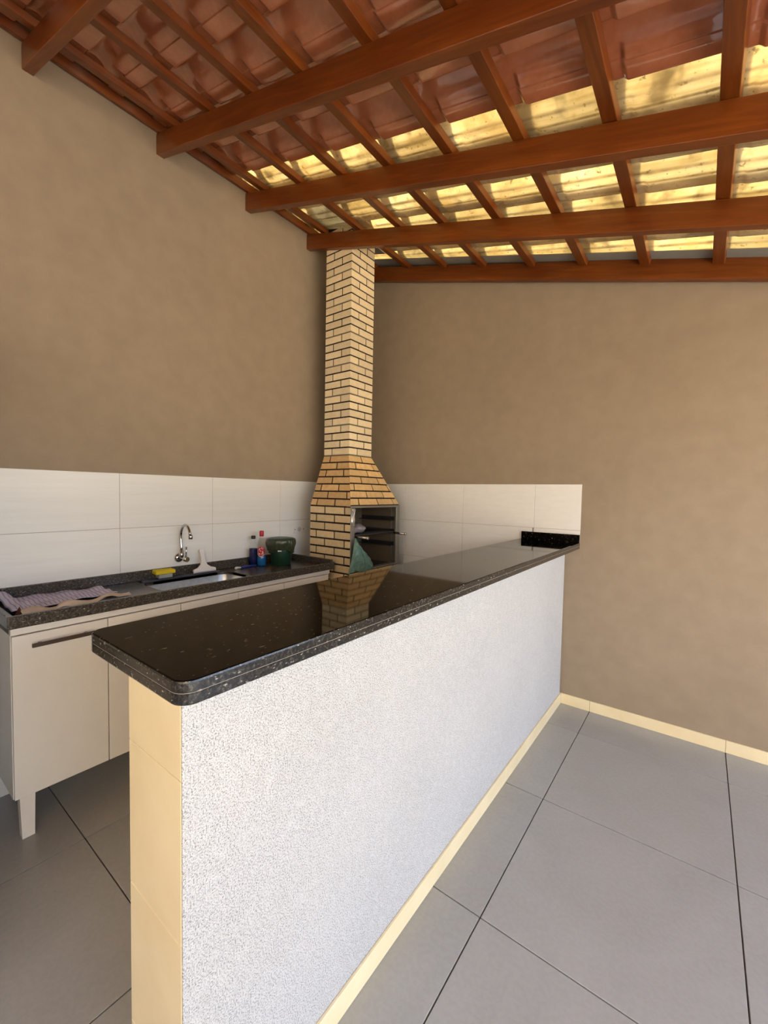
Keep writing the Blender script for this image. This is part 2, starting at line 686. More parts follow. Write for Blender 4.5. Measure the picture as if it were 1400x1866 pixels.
BEAMS = [(-4.46, -4.415), (-3.83, -3.785), (-3.205, -3.16), (-2.572, -2.527), (-1.940, -1.893), (-1.318, -1.270), (-.727, -.683), (-.068, -.018)]
for a, b in BEAMS[:-1]:
    sloped_box('beam', -.03, XE, a, b, 3.532, .122, 'wood')
o = sloped_box('beam', -.03, XE, BEAMS[-1][0], BEAMS[-1][1], 3.541, .124, 'wood')
o.rotation_euler = (0, math.atan(.281), 0)       # the rafter on the back wall lies a little flatter

BX = [.012, .190, .567, .935, 1.285, 1.665, 2.017, 2.379, 2.744, 3.106, 3.468, 3.83, 4.192, 4.554]
YR0 = -4.95


def batten(x, y0, y1, w=.056, h=.034):
    bm = bmesh.new()
    bm_box(bm, (-w / 2, y0, 0), (w / 2, y1, h), .002, 1)
    # grain of the wood material runs along local x, so turn the bar
    bmesh.ops.rotate(bm, verts=bm.verts[:], cent=(0, 0, 0), matrix=Matrix.Rotation(-math.pi / 2, 3, 'Z'))
    o = from_bm('batten', bm, 'wood', cl)
    o.rotation_euler = (Matrix.Rotation(TH, 3, 'Y') @ Matrix.Rotation(math.pi / 2, 3, 'Z')).to_euler()
    o.location = (x, 0, zroof(x, 3.656))
    return o


for i, x in enumerate(BX):
    if i == 0:
        batten(x + .012, YR0, -.02, .034, .05)
    elif i == 1:
        batten(x, YR0, -.690)
        batten(x, -.385, -.02)
    else:
        batten(x, YR0, -.02)

# tile profile across its width (y), seen from below: arch, inclined facet, flat trough with sharp lips
PW = .2335
PROFILE = [(0.000, .014), (.0010, .024), (.010, .038), (.030, .048), (.052, .050), (.074, .043), (.090, .030), (.100, .021), (.106, .0180),
           (.128, .0135), (.1480, .0105), (.1495, .0085), (.1505, .0045), (.1520, .0030), (.180, .0015), (.214, .0008), (.2245, .0016), (.2300, .0045), (.2330, .0090), (.2335, .013)]
LAP = [(-.072, .0085), (-.070, .0082), (-.030, .0088), (-.006, .0100)]


PAD = .012


def tile_mesh(name, L, mats, t=.009, n=6, prof=None, pad_h=PAD, sharp=50):
    bm = bmesh.new()
    prof = prof or PROFILE
    us = [0, .006, .014, .026, .045, .070, .084, .088, .093, .099, .104, .108, .18, .25, .32, .388, .392, .397, .403, .408, .412, L - .010, L] if L > .3 else [0, .012, .03, .08, L]
    def zed(u, w):
        # the head of the tile is pinched and rounded, the foot flares a little
        k = 0.0
        if u < .03:
            k = (1 - u / .03) ** 2 * .010
        return w - k * .5
    lo, hi = [], []
    def pad(u, y):
        # raised pad on the underside of the trough, with bevelled ends
        if L < .3 or y < .1015:
            return 0.0
        k = min(1, max(0, (u - .084) / .024)) * min(1, max(0, (.412 - u) / .024))
        k = k * k * (3 - 2 * k)
        e = min(1, max(0, (y - .1015) / .006)) * min(1, max(0, (.2336 - y) / .003))
        return -pad_h * k * e
    for u in us:
        lo.append([bm.verts.new((u, y + .0006 if a == 0 else y, zed(u, w) + pad(u, y))) for a, (y, w) in enumerate(prof)])
        hi.append([bm.verts.new((u, y, zed(u, w) + t)) for (y, w) in prof])
    m = len(prof)
    for i in range(len(us) - 1):
        for k in range(m - 1):
            f1 = bm.faces.new((lo[i][k], lo[i][k + 1], lo[i + 1][k + 1], lo[i + 1][k]))
            f2 = bm.faces.new((hi[i][k], hi[i + 1][k], hi[i + 1][k + 1], hi[i][k + 1]))
            f1.smooth = True
            f2.smooth = True
        for k in (0, m - 1):
            bm.faces.new((lo[i][k], lo[i + 1][k], hi[i + 1][k], hi[i][k]))
    for i in (0, len(us) - 1):
        for k in range(m - 1):
            bm.faces.new((lo[i][k], lo[i][k + 1], hi[i][k + 1], hi[i][k]))
    bmesh.ops.recalc_face_normals(bm, faces=bm.faces[:])
    for e in bm.edges:
        if len(e.link_faces) == 2 and e.calc_face_angle(0) > math.radians(sharp):
            e.smooth = False
    me = bpy.data.meshes.new(name)
    bm.to_mesh(me)
    bm.free()
    me.materials.append(MAT[mats])
    return me


ME_RED = tile_mesh('roof_tile', .445, 'red_tile')
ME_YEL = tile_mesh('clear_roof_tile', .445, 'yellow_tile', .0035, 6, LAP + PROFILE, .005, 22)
TILT = math.atan(.021 / .445)
YB0 = -1.667                                   # a box edge of the red tiles
for r in range(len(BX) - 1):
    x = -.20 if r == 0 else BX[r] - .022
    for k in range(-16, 7):
        y = YB0 + PW * k
        if y < YR0 - .02 or y + PW > -.02:
            continue
        if r == 1 and y + PW > -.69 and y < -.39:
            continue                           # the chimney passes through here
        red = k <= 0
        # the last red column shows only its arch before the plastic tiles begin
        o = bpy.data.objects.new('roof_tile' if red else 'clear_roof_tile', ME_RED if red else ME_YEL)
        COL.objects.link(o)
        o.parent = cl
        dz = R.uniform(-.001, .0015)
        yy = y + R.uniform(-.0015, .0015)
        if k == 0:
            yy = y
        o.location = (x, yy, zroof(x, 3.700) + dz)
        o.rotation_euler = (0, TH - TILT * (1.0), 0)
cap = box('mortar_bed', (-.15, YR0, 3.72), (-.004, -.02, 3.785), 'grey_mortar', cl)
# grey flashing over the top of the back wall
sloped_box('flashing', -.05, XE, -.168, .14, 3.691, .003, 'zinc', 0)

# zinc pieces added to close the roof round the chimney against leaking sun
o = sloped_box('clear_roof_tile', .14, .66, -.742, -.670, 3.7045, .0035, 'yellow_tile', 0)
for x0, x1, y0, y1 in ((.10, .475, -.394, -.255), (.4705, .500, -.684, -.394)):
    sloped_box('sun_leak_flashing', x0, x1, y0, y1, 3.693, .003, 'zinc', 0)
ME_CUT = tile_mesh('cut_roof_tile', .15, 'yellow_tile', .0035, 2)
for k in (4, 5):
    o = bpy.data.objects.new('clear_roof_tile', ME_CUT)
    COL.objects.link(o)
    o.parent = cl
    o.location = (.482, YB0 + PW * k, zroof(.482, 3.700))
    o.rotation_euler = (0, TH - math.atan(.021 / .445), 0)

# ------------------------------------------------------------------ barbecue
bq = thing('brick_barbecue', 'corner barbecue of buff bricks with a tall tapering brick chimney', 'barbecue', (.41, -.51, 0))
AX0, AX1, AY0, AY1 = .190, .629, -.830, -.192
ZS, ZH, ZC = .897, 1.392, 1.803
CX0, CX1, CY0, CY1 = .190, .469, -.680, -.397
G = .004


def bm_bricks_quad(parent, quad, rows_z, joints, mat, jw=.012, jh=.013, corner=(False, False)):
    """quad: bottom-left, bottom-right, top-right, top-left; rows given as fractions; joints per row as fractions"""
    bl, br, tr_, tl = [Vector(q) for q in quad]
    nrm = (br - bl).cross(tl - bl).normalized()
    def P(f, t):
        return (bl.lerp(br, f)).lerp(tl.lerp(tr_, f), t)
    Hh = ((tl + tr_) / 2 - (bl + br) / 2).length
    for ri, (t0, t1) in enumerate(rows_z):
        js = [0.0] + list(joints[ri]) + [1.0]
        Wd = (P(1, (t0 + t1) / 2) - P(0, (t0 + t1) / 2)).length
        for a, b in zip(js, js[1:]):
            fa = a + (0 if a == 0 else jw / 2 / Wd)
            fb = b - (0 if b == 1 else jw / 2 / Wd)
            ta, tb = t0 + jh / 2 / Hh, t1 - jh / 2 / Hh
            if fb - fa < .01:
                continue
            bm = bmesh.new()
            off = R.uniform(-.0008, .0010)
            fr = [P(fa, ta), P(fb, ta), P(fb, tb), P(fa, tb)]
            i1 = .0012
            cen = sum(fr, Vector()) / 4
            fu = (fr[1] - fr[0]).normalized()
            fv = (fr[3] - fr[0]).normalized()
            ia = i1 if not (a == 0 and corner[0]) else .0
            ib = i1 if not (b == 1 and corner[1]) else .0
            front = [fr[0] + fu * ia + fv * i1, fr[1] - fu * ib + fv * i1, fr[2] - fu * ib - fv * i1, fr[3] + fu * ia - fv * i1]
            ca = G if (a == 0 and corner[0]) else 0
            cb_ = G if (b == 1 and corner[1]) else 0
            back = [fr[0] + fu * ca, fr[1] - fu * cb_, fr[2] - fu * cb_, fr[3] + fu * ca]
            v1 = [bm.verts.new(p + nrm * off) for p in front]
            v2 = [bm.verts.new(p - nrm * .0012) for p in (fr if not (ca or cb_) else [fr[0] + fu * min(ca, .002), fr[1] - fu * min(cb_, .002), fr[2] - fu * min(cb_, .002), fr[3] + fu * min(ca, .002)])]
            v3 = [bm.verts.new(p - nrm * (G + .001)) for p in back]
            bm.faces.new(v1)
            bm.faces.new(v3[::-1])
            for k in range(4):
                k2 = (k + 1) % 4
                bm.faces.new((v1[k], v2[k], v2[k2], v1[k2]))
                bm.faces.new((v2[k], v3[k], v3[k2], v2[k2]))
            from_bm('brick', bm, mat, parent)


# base: hollow mortar core round the firebox
bm = bmesh.new()
bm_box(bm, (AX0, AY0 + G, 0), (AX1 - G, AY1, ZS - .012))
bm_box(bm, (AX0, AY0 + G, ZS - .012), (AX1 - G, AY0 + .045, ZH))
bm_box(bm, (AX0, AY1 - .045, ZS - .012), (AX1 - G, AY1, ZH))
bm_box(bm, (AX0, AY0 + .045, ZS - .012), (AX0 + .045, AY1 - .045, ZH))
base = from_bm('base', bm, 'dark_mortar', bq)
nr = 14
hb = .0640
rows = [((ZH - hb * (k + 1)), (ZH - hb * k)) for k in range(nr)]
zb = rows[-1][0]
fr_rows = [((a - zb) / (ZH - zb), (b - zb) / (ZH - zb)) for a, b in rows]
jt = []
for k in range(nr):
    jt.append([.38, .859] if k % 2 == 0 else [.164, .622])
bm_bricks_quad(base, [(AX0, AY0, zb), (AX1, AY0, zb), (AX1, AY0, ZH), (AX0, AY0, ZH)], fr_rows, jt, 'brick_tan', corner=(False, True))
rows2 = [(ZS - .008 - .062 * (k + 1), ZS - .008 - .062 * k) for k in range(6)]
zb2 = rows2[-1][0]
zt2 = ZS - .008
fr2 = [((a - zb2) / (zt2 - zb2), (b - zb2) / (zt2 - zb2)) for a, b in rows2]
WY = AY1 - AY0
jt2 = []
for k in range(6):
    ys_ = (-.692, -.479, -.266) if k % 2 == 0 else (-.585, -.372)
    jt2.append([(y - AY0) / WY for y in ys_])
bm_bricks_quad(base, [(AX1, AY0, zb2), (AX1, AY1, zb2), (AX1, AY1, zt2), (AX1, AY0, zt2)], fr2, jt2, 'brick_tan', corner=(True, False))

# hood
bm = bmesh.new()
ring = lambda x0, x1, y0, y1, z: [bm.verts.new(p) for p in ((x0, y0, z), (x1, y0, z), (x1, y1, z), (x0, y1, z))]
a = ring(AX0, AX1 - G, AY0 + G, AY1, ZH)
b = ring(CX0, CX1 - G, CY0 + G, CY1, ZC)
for k in range(4):
    bm.faces.new((a[k], a[(k + 1) % 4], b[(k + 1) % 4], b[k]))
bm.faces.new(a[::-1])
bm.faces.new(b)
hood = from_bm('hood', bm, 'dark_mortar', bq)
rh = [(k / 7, (k + 1) / 7) for k in range(6, -1, -1)]
jl = [[.28], [.57], [.23, .81], [.48], [.18, .69], [.41, .91], [.16, .62]]
jr = [[.50], [.22, .82], [.54], [.30, .77], [.10, .54, .95], [.35, .73], [.16, .54, .88]]
bm_bricks_quad(hood, [(AX0, AY0, ZH), (AX1, AY0, ZH), (CX1, CY0, ZC), (CX0, CY0, ZC)], rh, jl, 'brick_orange', corner=(False, True))
bm_bricks_quad(hood, [(AX1, AY0, ZH + .010), (AX1, AY1, ZH + .010), (CX1, CY1, ZC), (CX1, CY0, ZC)], rh, jr, 'brick_orange', corner=(True, False))

# chimney
ZTOP = 3.66
chim = box('chimney', (CX0, CY0 + G, ZC), (CX1 - G, CY1, 4.35), 'dark_mortar', bq)
hc = .0604
nrc = int((ZTOP - ZC) / hc)
rows = [(k * hc / (ZTOP - ZC), (k + 1) * hc / (ZTOP - ZC)) for k in range(nrc)]
jA, jB, jC, jD = [], [], [], []
for k in range(nrc):
    w = R.uniform(-.012, .012)
    jA.append([(.315 if k % 2 == 0 else .645) + w])
    jB.append([(.355 if k % 2 == 0 else .665) + w])
bm_bricks_quad(chim, [(CX0, CY0, ZC), (CX1, CY0, ZC), (CX1, CY0, ZTOP), (CX0, CY0, ZTOP)], rows, jA, 'brick_buff', jw=.010, jh=.0115, corner=(False, True))
bm_bricks_quad(chim, [(CX1, CY0, ZC), (CX1, CY1, ZC), (CX1, CY1, ZTOP), (CX1, CY0, ZTOP)], rows, jB, 'brick_buff', jw=.010, jh=.0115, corner=(True, False))
for k in range(0, nrc, 4):
    z = ZC + k * hc
    box('mortar_joint', (CX0, CY0 + .0015, z - .0055), (CX1 - .0015, CY1, z + .0055), 'grey_mortar', chim)

# opening: steel frame, lining, rails
fr_ = empty('opening_frame')
fr_.parent = bq
XF = AX1
for nm, lo, hi in (('jamb', (XF - .045, AY0 + .004, ZS), (XF + .003, AY0 + .048, ZH - .008)), ('jamb', (XF - .045, AY1 - .050, ZS), (XF + .003, AY1, ZH - .008)),
                   ('lintel', (XF - .045, AY0 + .004, ZH - .008), (XF + .003, AY1, ZH + .008)), ('sill', (XF - .045, AY0 + .004, ZS - .008), (XF + .004, AY1, ZS + .006))):
    box(nm, lo, hi, 'grey_steel', fr_, .0015)
fb = empty('firebox')
fb.parent = bq
box('lining', (AX0 + .045, AY0 + .045, ZS - .010), (AX0 + .060, AY1 - .045, ZH), 'firebox_brick', fb)
box('lining', (AX0 + .060, AY0 + .045, ZS - .010), (AX1 - .046, AY0 + .058, ZH), 'firebox_brick', fb)
box('lining', (AX0 + .060, AY1 - .058, ZS - .010), (AX1 - .046, AY1 - .045, ZH), 'firebox_brick', fb)
box('hearth', (AX0 + .060, AY0 + .058, ZS - .012), (AX1 - .046, AY1 - .058, ZS + .004), 'charcoal', fb)
for z in (1.052, 1.160, 1.268):
    for y0, y1 in ((AY0 + .058, AY0 + .098), (AY1 - .098, AY1 - .058)):
        bm = bmesh.new()
        bm_box(bm, (AX0 + .065, y0, z), (AX1 - .010, y1, z + .004))
        yb = y0 if y0 < -.5 else y1 - .004
        bm_box(bm, (AX0 + .065, yb, z), (AX1 - .010, yb + .004, z + .034))
        from_bm('rail', bm, 'black_iron', fb)
own(bq)

# grill rack on the middle rails
gr = thing('grill_rack', 'dark wire grill rack with two steel handles in the barbecue opening', 'grill', (.5, -.51, 1.167))
bm = bmesh.new()
zg = 1.170
for y in (AY0 + .066, AY1 - .066):
    bm_tube(bm, [(.27, y, zg), (.628, y, zg)], .005, 8)
for x in (.27, .622):
    bm_tube(bm, [(x, AY0 + .066, zg), (x, AY1 - .066, zg)], .005, 8)
for k in range(1, 22):
    y = AY0 + .066 + (WY - .132) * k / 22
    bm_tube(bm, [(.27, y, zg + .002), (.622, y, zg + .002)], .0022, 6)
from_bm('wire_grid', bm, 'black_iron', gr)
for y in (-.764, -.262):
    bm = bmesh.new()
    bm_tube(bm, [(.622, y, zg - .006), (.736, y, zg - .008)], .0105, 14)
    bm_tube(bm, [(.736, y, zg - .008), (.739, y, zg - .008), (.750, y, zg - .008), (.753, y, zg - .008)], [.0105, .0135, .0135, .010], 14)
    from_bm('handle', bm, 'bright_steel', gr)
own(gr)


def blob(name, cen, rad, amp, mat, parent=None, seed=1, nseg=20, nring=12, sq=1.0):
    rr = random.Random(seed)
    ph = [rr.uniform(0, 6.28) for _ in range(8)]
    bm = bmesh.new()
    bmesh.ops.create_uvsphere(bm, u_segments=nseg, v_segments=nring, radius=1.0)
    for v in bm.verts:
        p = v.co.copy()
        a = math.atan2(p.y, p.x)
        k = 1 + amp * (math.sin(3 * a + ph[0] + 2 * p.z) + .7 * math.sin(5 * a + ph[1] - 3 * p.z) + .5 * math.sin(9 * a + ph[2]) + .6 * math.sin(6 * p.z + ph[3]))
        v.co = Vector((cen[0] + p.x * rad[0] * k, cen[1] + p.y * rad[1] * k, cen[2] + p.z * rad[2] * k))
    return from_bm(name, bm, mat, parent, True)


cb1 = blob('plastic_bag', (.50, -.60, 1.2115), (.062, .080, .034), .09, 'lilac_bag', None, 4)
tag(cb1, 'small crumpled clear lilac plastic bag lying on the grill rack', 'bag')
# strip of crumpled foil on the left jamb
def foilf(u, v):
    return Vector((XF + .006 + .006 * math.sin(9 * u + 5 * v) * math.sin(4 * v), AY0 + .010 + .036 * v + .004 * math.sin(7 * u), ZH - .015 - .135 * u))
fo = sheet('foil_strip', foilf, 16, 6, 'foil')
tag(fo, 'crumpled silvery foil strip on the left jamb of the barbecue opening', 'foil')

# green bag hanging at the corner of the opening
def bag_pt(u, v, side):
    # u 0..1 down, v 0..1 across
    y = -.800 + u * ((-.876 + .800) * (1 - v) + (-.585 + .800) * v) + .012 * math.sin(v * 19 + u * 3) * u
    zlow = .893 + .012 * math.sin(v * 7) + (.030 * max(0, v - .7) / .3)
    z = 1.158 + (zlow - 1.158) * (u ** .93)
    pleat = .020 * abs(math.sin(v * 13 + .5 * math.sin(u * 3))) * (.25 + .75 * u) + .007 * math.sin(v * 47 + u * 7) * u + .003 * math.sin(u * 31 + v * 23)
    th = .022 * math.sin(math.pi * min(1, u * .93 + .02)) * (math.sin(math.pi * v) ** .6 if 0 < v < 1 else 0)
    x = .6425 + .010 + (pleat + th if side else -.004 * math.sin(math.pi * v))
    return Vector((max(x, .637), y, z))
bm = bmesh.new()
NU, NV = 26, 40
F = [[bm.verts.new(bag_pt(i / NU, j / NV, 1)) for j in range(NV + 1)] for i in range(NU + 1)]
B = [[bm.verts.new(bag_pt(i / NU, j / NV, 0)) for j in range(NV + 1)] for i in range(NU + 1)]
for i in range(NU):
    for j in range(NV):
        bm.faces.new((F[i][j], F[i][j + 1], F[i + 1][j + 1], F[i + 1][j]))
        bm.faces.new((B[i][j], B[i + 1][j], B[i + 1][j + 1], B[i][j + 1]))
for i in range(NU):
    for j in (0, NV):
        bm.faces.new((F[i][j], F[i + 1][j], B[i + 1][j], B[i][j]))
for j in range(NV):
    for i in (0, NU):
        bm.faces.new((F[i][j], B[i][j], B[i][j + 1], F[i][j + 1]))
gb = from_bm('bin_bag', bm, 'green_bag', None, True)
tag(gb, 'translucent green plastic bag hanging from the left grill handle of the barbecue', 'bag')

# ------------------------------------------------------------------ sink cabinet
KY0, KY1 = -2.752, -.905
XD = .500
cab = thing('sink_cabinet', 'long white sink base cabinet with five doors on tapered legs', 'cabinet', (.25, -1.83, 0))
bm = bmesh.new()
bm_box(bm, (.012, KY0, .186), (XD - .0185, KY0 + .018, .884))
bm_box(bm, (.012, KY1 - .018, .186), (XD - .020, KY1, .914))
bm_box(bm, (.012, KY0 + .018, .186), (XD - .020, KY1 - .018, .204))
bm_box(bm, (.012, KY0 + .018, .204), (.020, KY1 - .018, .914))
from_bm('carcass', bm, 'white_laminate', cab)
rail = box('top_rail', (XD - .036, KY0, .884), (XD - .006, KY1, .9145), 'white_laminate', cab, .002)
yd = [KY0, -2.4005, -2.049, -1.695, -1.344, KY1 - .018]
for a, b in zip(yd, yd[1:]):
    d = box('door', (XD - .018, a + .0018, .188), (XD, b - .0018, .8805), 'white_laminate', cab, .0015)
    h0, h1 = a + .062, a + .290
    bm = bmesh.new()
    bm_box(bm, (XD + .020, h0, .826), (XD + .028, h1, .843), .0015)
    for yy in (h0 + .03, h1 - .03):
        bm_box(bm, (XD - .001, yy - .006, .830), (XD + .021, yy + .006, .840))
    from_bm('handle', bm, 'handle_metal', d)
for y0 in (-2.733, -1.86, -.985):
    for x0 in (.445, .05):
        bm = bmesh.new()
        vs = bm_box(bm, (x0, y0, 0.0005), (x0 + .045, y0 + .052, .186))
        for v in vs[:4]:
            v.co.y += (y0 + .036 - v.co.y) * .18
            v.co.x += (x0 + .036 - v.co.x) * .14
        from_bm('leg', bm, 'white_laminate', cab)
own(cab)

# worktop with sink
SY0, SY1, SX1 = -2.762, -.868, .508
ZSURF = .940
wt = thing('sink_worktop', 'brown speckled granite sink worktop with raised lip over the white cabinet', 'worktop', (.25, -1.83, .915))


def rrect(x0, x1, y0, y1, r, n=6):
    out = []
    for cx, cy, a0 in ((x1 - r, y1 - r, 0), (x0 + r, y1 - r, 90), (x0 + r, y0 + r, 180), (x1 - r, y0 + r, 270)):
        for k in range(n + 1):
            a = math.radians(a0 + 90 * k / n)
            out.append((cx + r * math.cos(a), cy + r * math.sin(a)))
    return out


BAS = (.105, .405, -2.095, -1.525)
bm = bmesh.new()
outer = [bm.verts.new((x, y, ZSURF)) for x, y in ((.010, SY0), (SX1, SY0), (SX1, SY1), (.010, SY1))]
inner = [bm.verts.new((x, y, ZSURF)) for x, y in rrect(*BAS, .075)]
es = []
for L in (outer, inner):
    for i in range(len(L)):
        es.append(bm.edges.new((L[i], L[(i + 1) % len(L)])))
bmesh.ops.triangle_fill(bm, use_beauty=True, use_dissolve=False, edges=es)
ex = bmesh.ops.extrude_face_region(bm, geom=bm.faces[:])
for e in ex['geom']:
    if isinstance(e, bmesh.types.BMVert):
        e.co.z = .9155
from_bm('slab', bm, 'brown_granite', wt)
box('front_lip', (SX1 - .020, SY0, .9155), (SX1 + .002, SY1, .968), 'brown_granite', wt, .004, 2)
box('end_lip', (.012, SY0 - .002, .9155), (SX1 + .0015, SY0 + .020, .9675), 'brown_granite', wt, .004, 2)
box('upstand', (.0095, SY0 + .022, ZSURF), (.029, SY1 - .001, 1.000), 'brown_granite', wt, .002)
box('end_upstand', (.030, SY1 - .020, ZSURF), (SX1 - .022, SY1 + .002, .985), 'brown_granite', wt, .002)
# basin
bm = bmesh.new()
lv = [(0, .0, ZSURF - .002), (.0, .0, ZSURF - .02), (.010, .0, .86), (.022, .0, .805), (.045, .0, .792)]
rings = []
for ins, _, z in lv:
    rings.append([bm.verts.new((x, y, z)) for x, y in rrect(BAS[0] + ins, BAS[1] - ins, BAS[2] + ins, BAS[3] - ins, max(.02, .075 - ins * .4))])
for a, b in zip(rings, rings[1:]):
    n = len(a)
    for i in range(n):
        f = bm.faces.new((a[i], a[(i + 1) % n], b[(i + 1) % n], b[i]))
        f.smooth = True
bm.faces.new(rings[-1])
bs = from_bm('basin', bm, 'basin', wt)
lathe('drain', [(0, .0005), (.020, .001), (.030, .003), (.036, .0015), (.036, 0)], 'chrome', bs, 24, (.255, -1.80, .792))
own(wt)

# faucet
fa = thing('faucet', 'chrome wall faucet with a tall curved spout above the sink', 'faucet', (.009, -1.815, 1.053))
ZF, YF = 1.053, -1.815
bm = bmesh.new()
bm_tube(bm, [(.0092, YF, ZF), (.013, YF, ZF), (.020, YF, ZF), (.026, YF, ZF)], [.030, .030, .024, .015], 24)
from_bm('flange', bm, 'chrome', fa)
bm = bmesh.new()
bm_tube(bm, [(.02, YF, ZF), (.075, YF, ZF), (.078, YF, ZF), (.115, YF, ZF), (.118, YF, ZF)], [.0135, .0135, .017, .017, .012], 20)
bm_tube(bm, [(.045, YF, ZF), (.045, YF, ZF + .03), (.045, YF, ZF + .035), (.045, YF, ZF + .055)], [.015, .015, .012, .012], 20)
from_bm('body', bm, 'chrome', fa)
pts = []
for k in range(0, 5):
    pts.append((.045 - .003 * k, YF, ZF + .05 + .02 * k))
for k in range(0, 19):
    a = math.radians(180 - 162 * k / 18)
    pts.append((.0945 + .0615 * math.cos(a) , YF, 1.187 + (.085) * math.sin(a)))
pts = [p for i, p in enumerate(pts) if not (5 > i > 2 and p[2] > 1.18)]
tube('spout', pts, .0085, 'chrome', fa, 16)
bm = bmesh.new()
bm_tube(bm, [(.156, YF, 1.216), (.157, YF, 1.210), (.158, YF, 1.200), (.158, YF, 1.186)], [.0095, .0125, .0135, .0125], 18)
from_bm('aerator', bm, 'chrome', fa)
bm = bmesh.new()
bm_tube(bm, [(.100, YF, ZF + .014), (.104, YF, ZF + .045), (.106, YF, ZF + .080)], [.006, .0045, .0055], 12)
from_bm('lever', bm, 'chrome', fa)
own(fa)

# outlet
ou = thing('power_outlet', 'white wall power outlet on the tiles beside the barbecue', 'outlet', (.009, -.79, 1.182))
bm = bmesh.new()
bm_box(bm, (.0092, -.850, 1.148), (.017, -.732, 1.216), .003, 2)
from_bm('cover_plate', bm, 'white_plastic', ou)
bm = bmesh.new()
bm_tube(bm, [(.017, -.791, 1.182), (.0185, -.791, 1.182), (.0186, -.791, 1.182)], [.020, .019, .015], 20)
from_bm('socket', bm, 'grey_line', ou)
for y in (-.838, -.744):
    tube('screw', [(.0165, y, 1.182), (.0182, y, 1.182)], .0042, 'dark_gap', ou, 12)
own(ou)

# ------------------------------------------------------------------ things on the sink worktop
# folded blue grey cloth strip
def stripf(u, v):
    x = .040 + .052 * v + .004 * math.sin(u * 14)
    return Vector((x, -2.075 + .50 * u, ZSURF + .003 + .003 * math.sin(u * 23 + v * 3) * math.sin(v * 3.1) + .002))
mt = sheet('sink_mat', stripf, 40, 6, 'blue_grey_mat', None, .004)
tag(mt, 'narrow dark blue-grey mat lying behind the sink basin', 'mat')

sp = thing('kitchen_sponge', 'yellow dish sponge resting on the mat behind the sink', 'sponge', (.06, -1.94, .95))
def puffy(name, cen, size, mat, parent, rotz=0.0, bev=.006):
    bm = bmesh.new()
    bm_box(bm, [-s_ / 2 for s_ in size], [s_ / 2 for s_ in size], bev, 3)
    bmesh.ops.rotate(bm, verts=bm.verts[:], cent=(0, 0, 0), matrix=Matrix.Rotation(rotz, 3, 'Z'))
    bmesh.ops.translate(bm, verts=bm.verts[:], vec=cen)
    return from_bm(name, bm, mat, parent, False)
puffy('scourer', (.064, -1.935, .9605), (.055, .082, .024), 'pale_scourer', sp, -.05, .004)
o = puffy('sponge_pad', (.060, -1.935, .985), (.070, .118, .026), 'yellow_sponge', sp, -.08, .007)
own(sp)

# squeegee leaning on the upstand
sq = thing('squeegee', 'small white squeegee leaning on the upstand right of the faucet', 'squeegee', (.06, -1.68, .95))
SQY = -1.676
def sqp(pts, t=.012):
    bm = bmesh.new()
    a = [bm.verts.new((x, y, z)) for (y, z, x) in pts]
    b = [bm.verts.new((x - t, y, z)) for (y, z, x) in pts]
    bm.faces.new(a)
    bm.faces.new(b[::-1])
    n = len(a)
    for i in range(n):
        bm.faces.new((a[i], b[i], b[(i + 1) % n], a[(i + 1) % n]))
    return bm
def lean(z):
    return .088 - (z - .955) * .33
half = [(.078, .957), (.079, .968), (.072, .973), (.045, .980), (.024, .996), (.015, 1.018), (.0125, 1.045), (.0135, 1.075), (.0165, 1.092)]
out = [(SQY + y, z, lean(z)) for y, z in half] + [(SQY + .010, 1.098, lean(1.098)), (SQY - .010, 1.098, lean(1.098))] + [(SQY - y, z, lean(z)) for y, z in reversed(half)]
from_bm('handle', sqp(out), 'white_plastic', sq)
bm = bmesh.new()
bm_box(bm, (lean(.952) - .009, SQY - .080, .9485), (lean(.952) - .003, SQY + .080, .960), .001)
from_bm('blade', bm, 'grey_line', sq)
own(sq)


# bottles
def bottle(name, label, at, prof, liquid_h, liquid_mat, cap_mat, cap, n=28):
    t = thing(name, label, 'bottle', (at[0], at[1], ZSURF))
    z = ZSURF + .0008
    A = (at[0], at[1], z)
    lathe('body', [(0, 0)] + prof, 'clear_plastic', t, n, A)
    lp = [(0, .002)] + [(r + .0004, zz) for r, zz in prof if 0.002 < zz < liquid_h]
    rs = [p for p in prof if p[1] >= liquid_h][0]
    lp.append((min(lp[-1][0], rs[0] + .0004), liquid_h - .001))
    rl = lp[-1][0]
    lathe('liquid', [(0, .002), (prof[0][0] + .0004, .002)] + lp[1:] + [(rl, liquid_h), (0, liquid_h)], liquid_mat, t, n, A)
    lathe('cap', cap, cap_mat, t, 20, A)
    return t, A

b1, A1 = bottle('detergent_bottle', 'clear bottle with black cap half full of navy liquid, beside the red-capped one', (.062, -1.280),
       [(.027, 0), (.030, .004), (.030, .06), (.029, .12), (.028, .145), (.020, .170), (.0135, .185), (.0125, .205)], .128, 'navy_liquid', 'black_plastic',
       [(.0145, .200), (.0155, .203), (.0155, .222), (.013, .224), (0, .224)])
own(b1)
b2, A2 = bottle('softener_bottle', 'tall bottle with red cap, red round label and blue liquid beside the green bin', (.112, -1.243),
       [(.028, 0), (.032, .005), (.032, .07), (.030, .13), (.026, .165), (.0185, .195), (.013, .215), (.0125, .225)], .075, 'blue_liquid', 'red_plastic',
       [(.0145, .220), (.016, .224), (.0165, .255), (.0135, .262), (0, .263)])
AL = math.atan2(-3.1773 - A2[1], 2.7277 - A2[0]) - .12


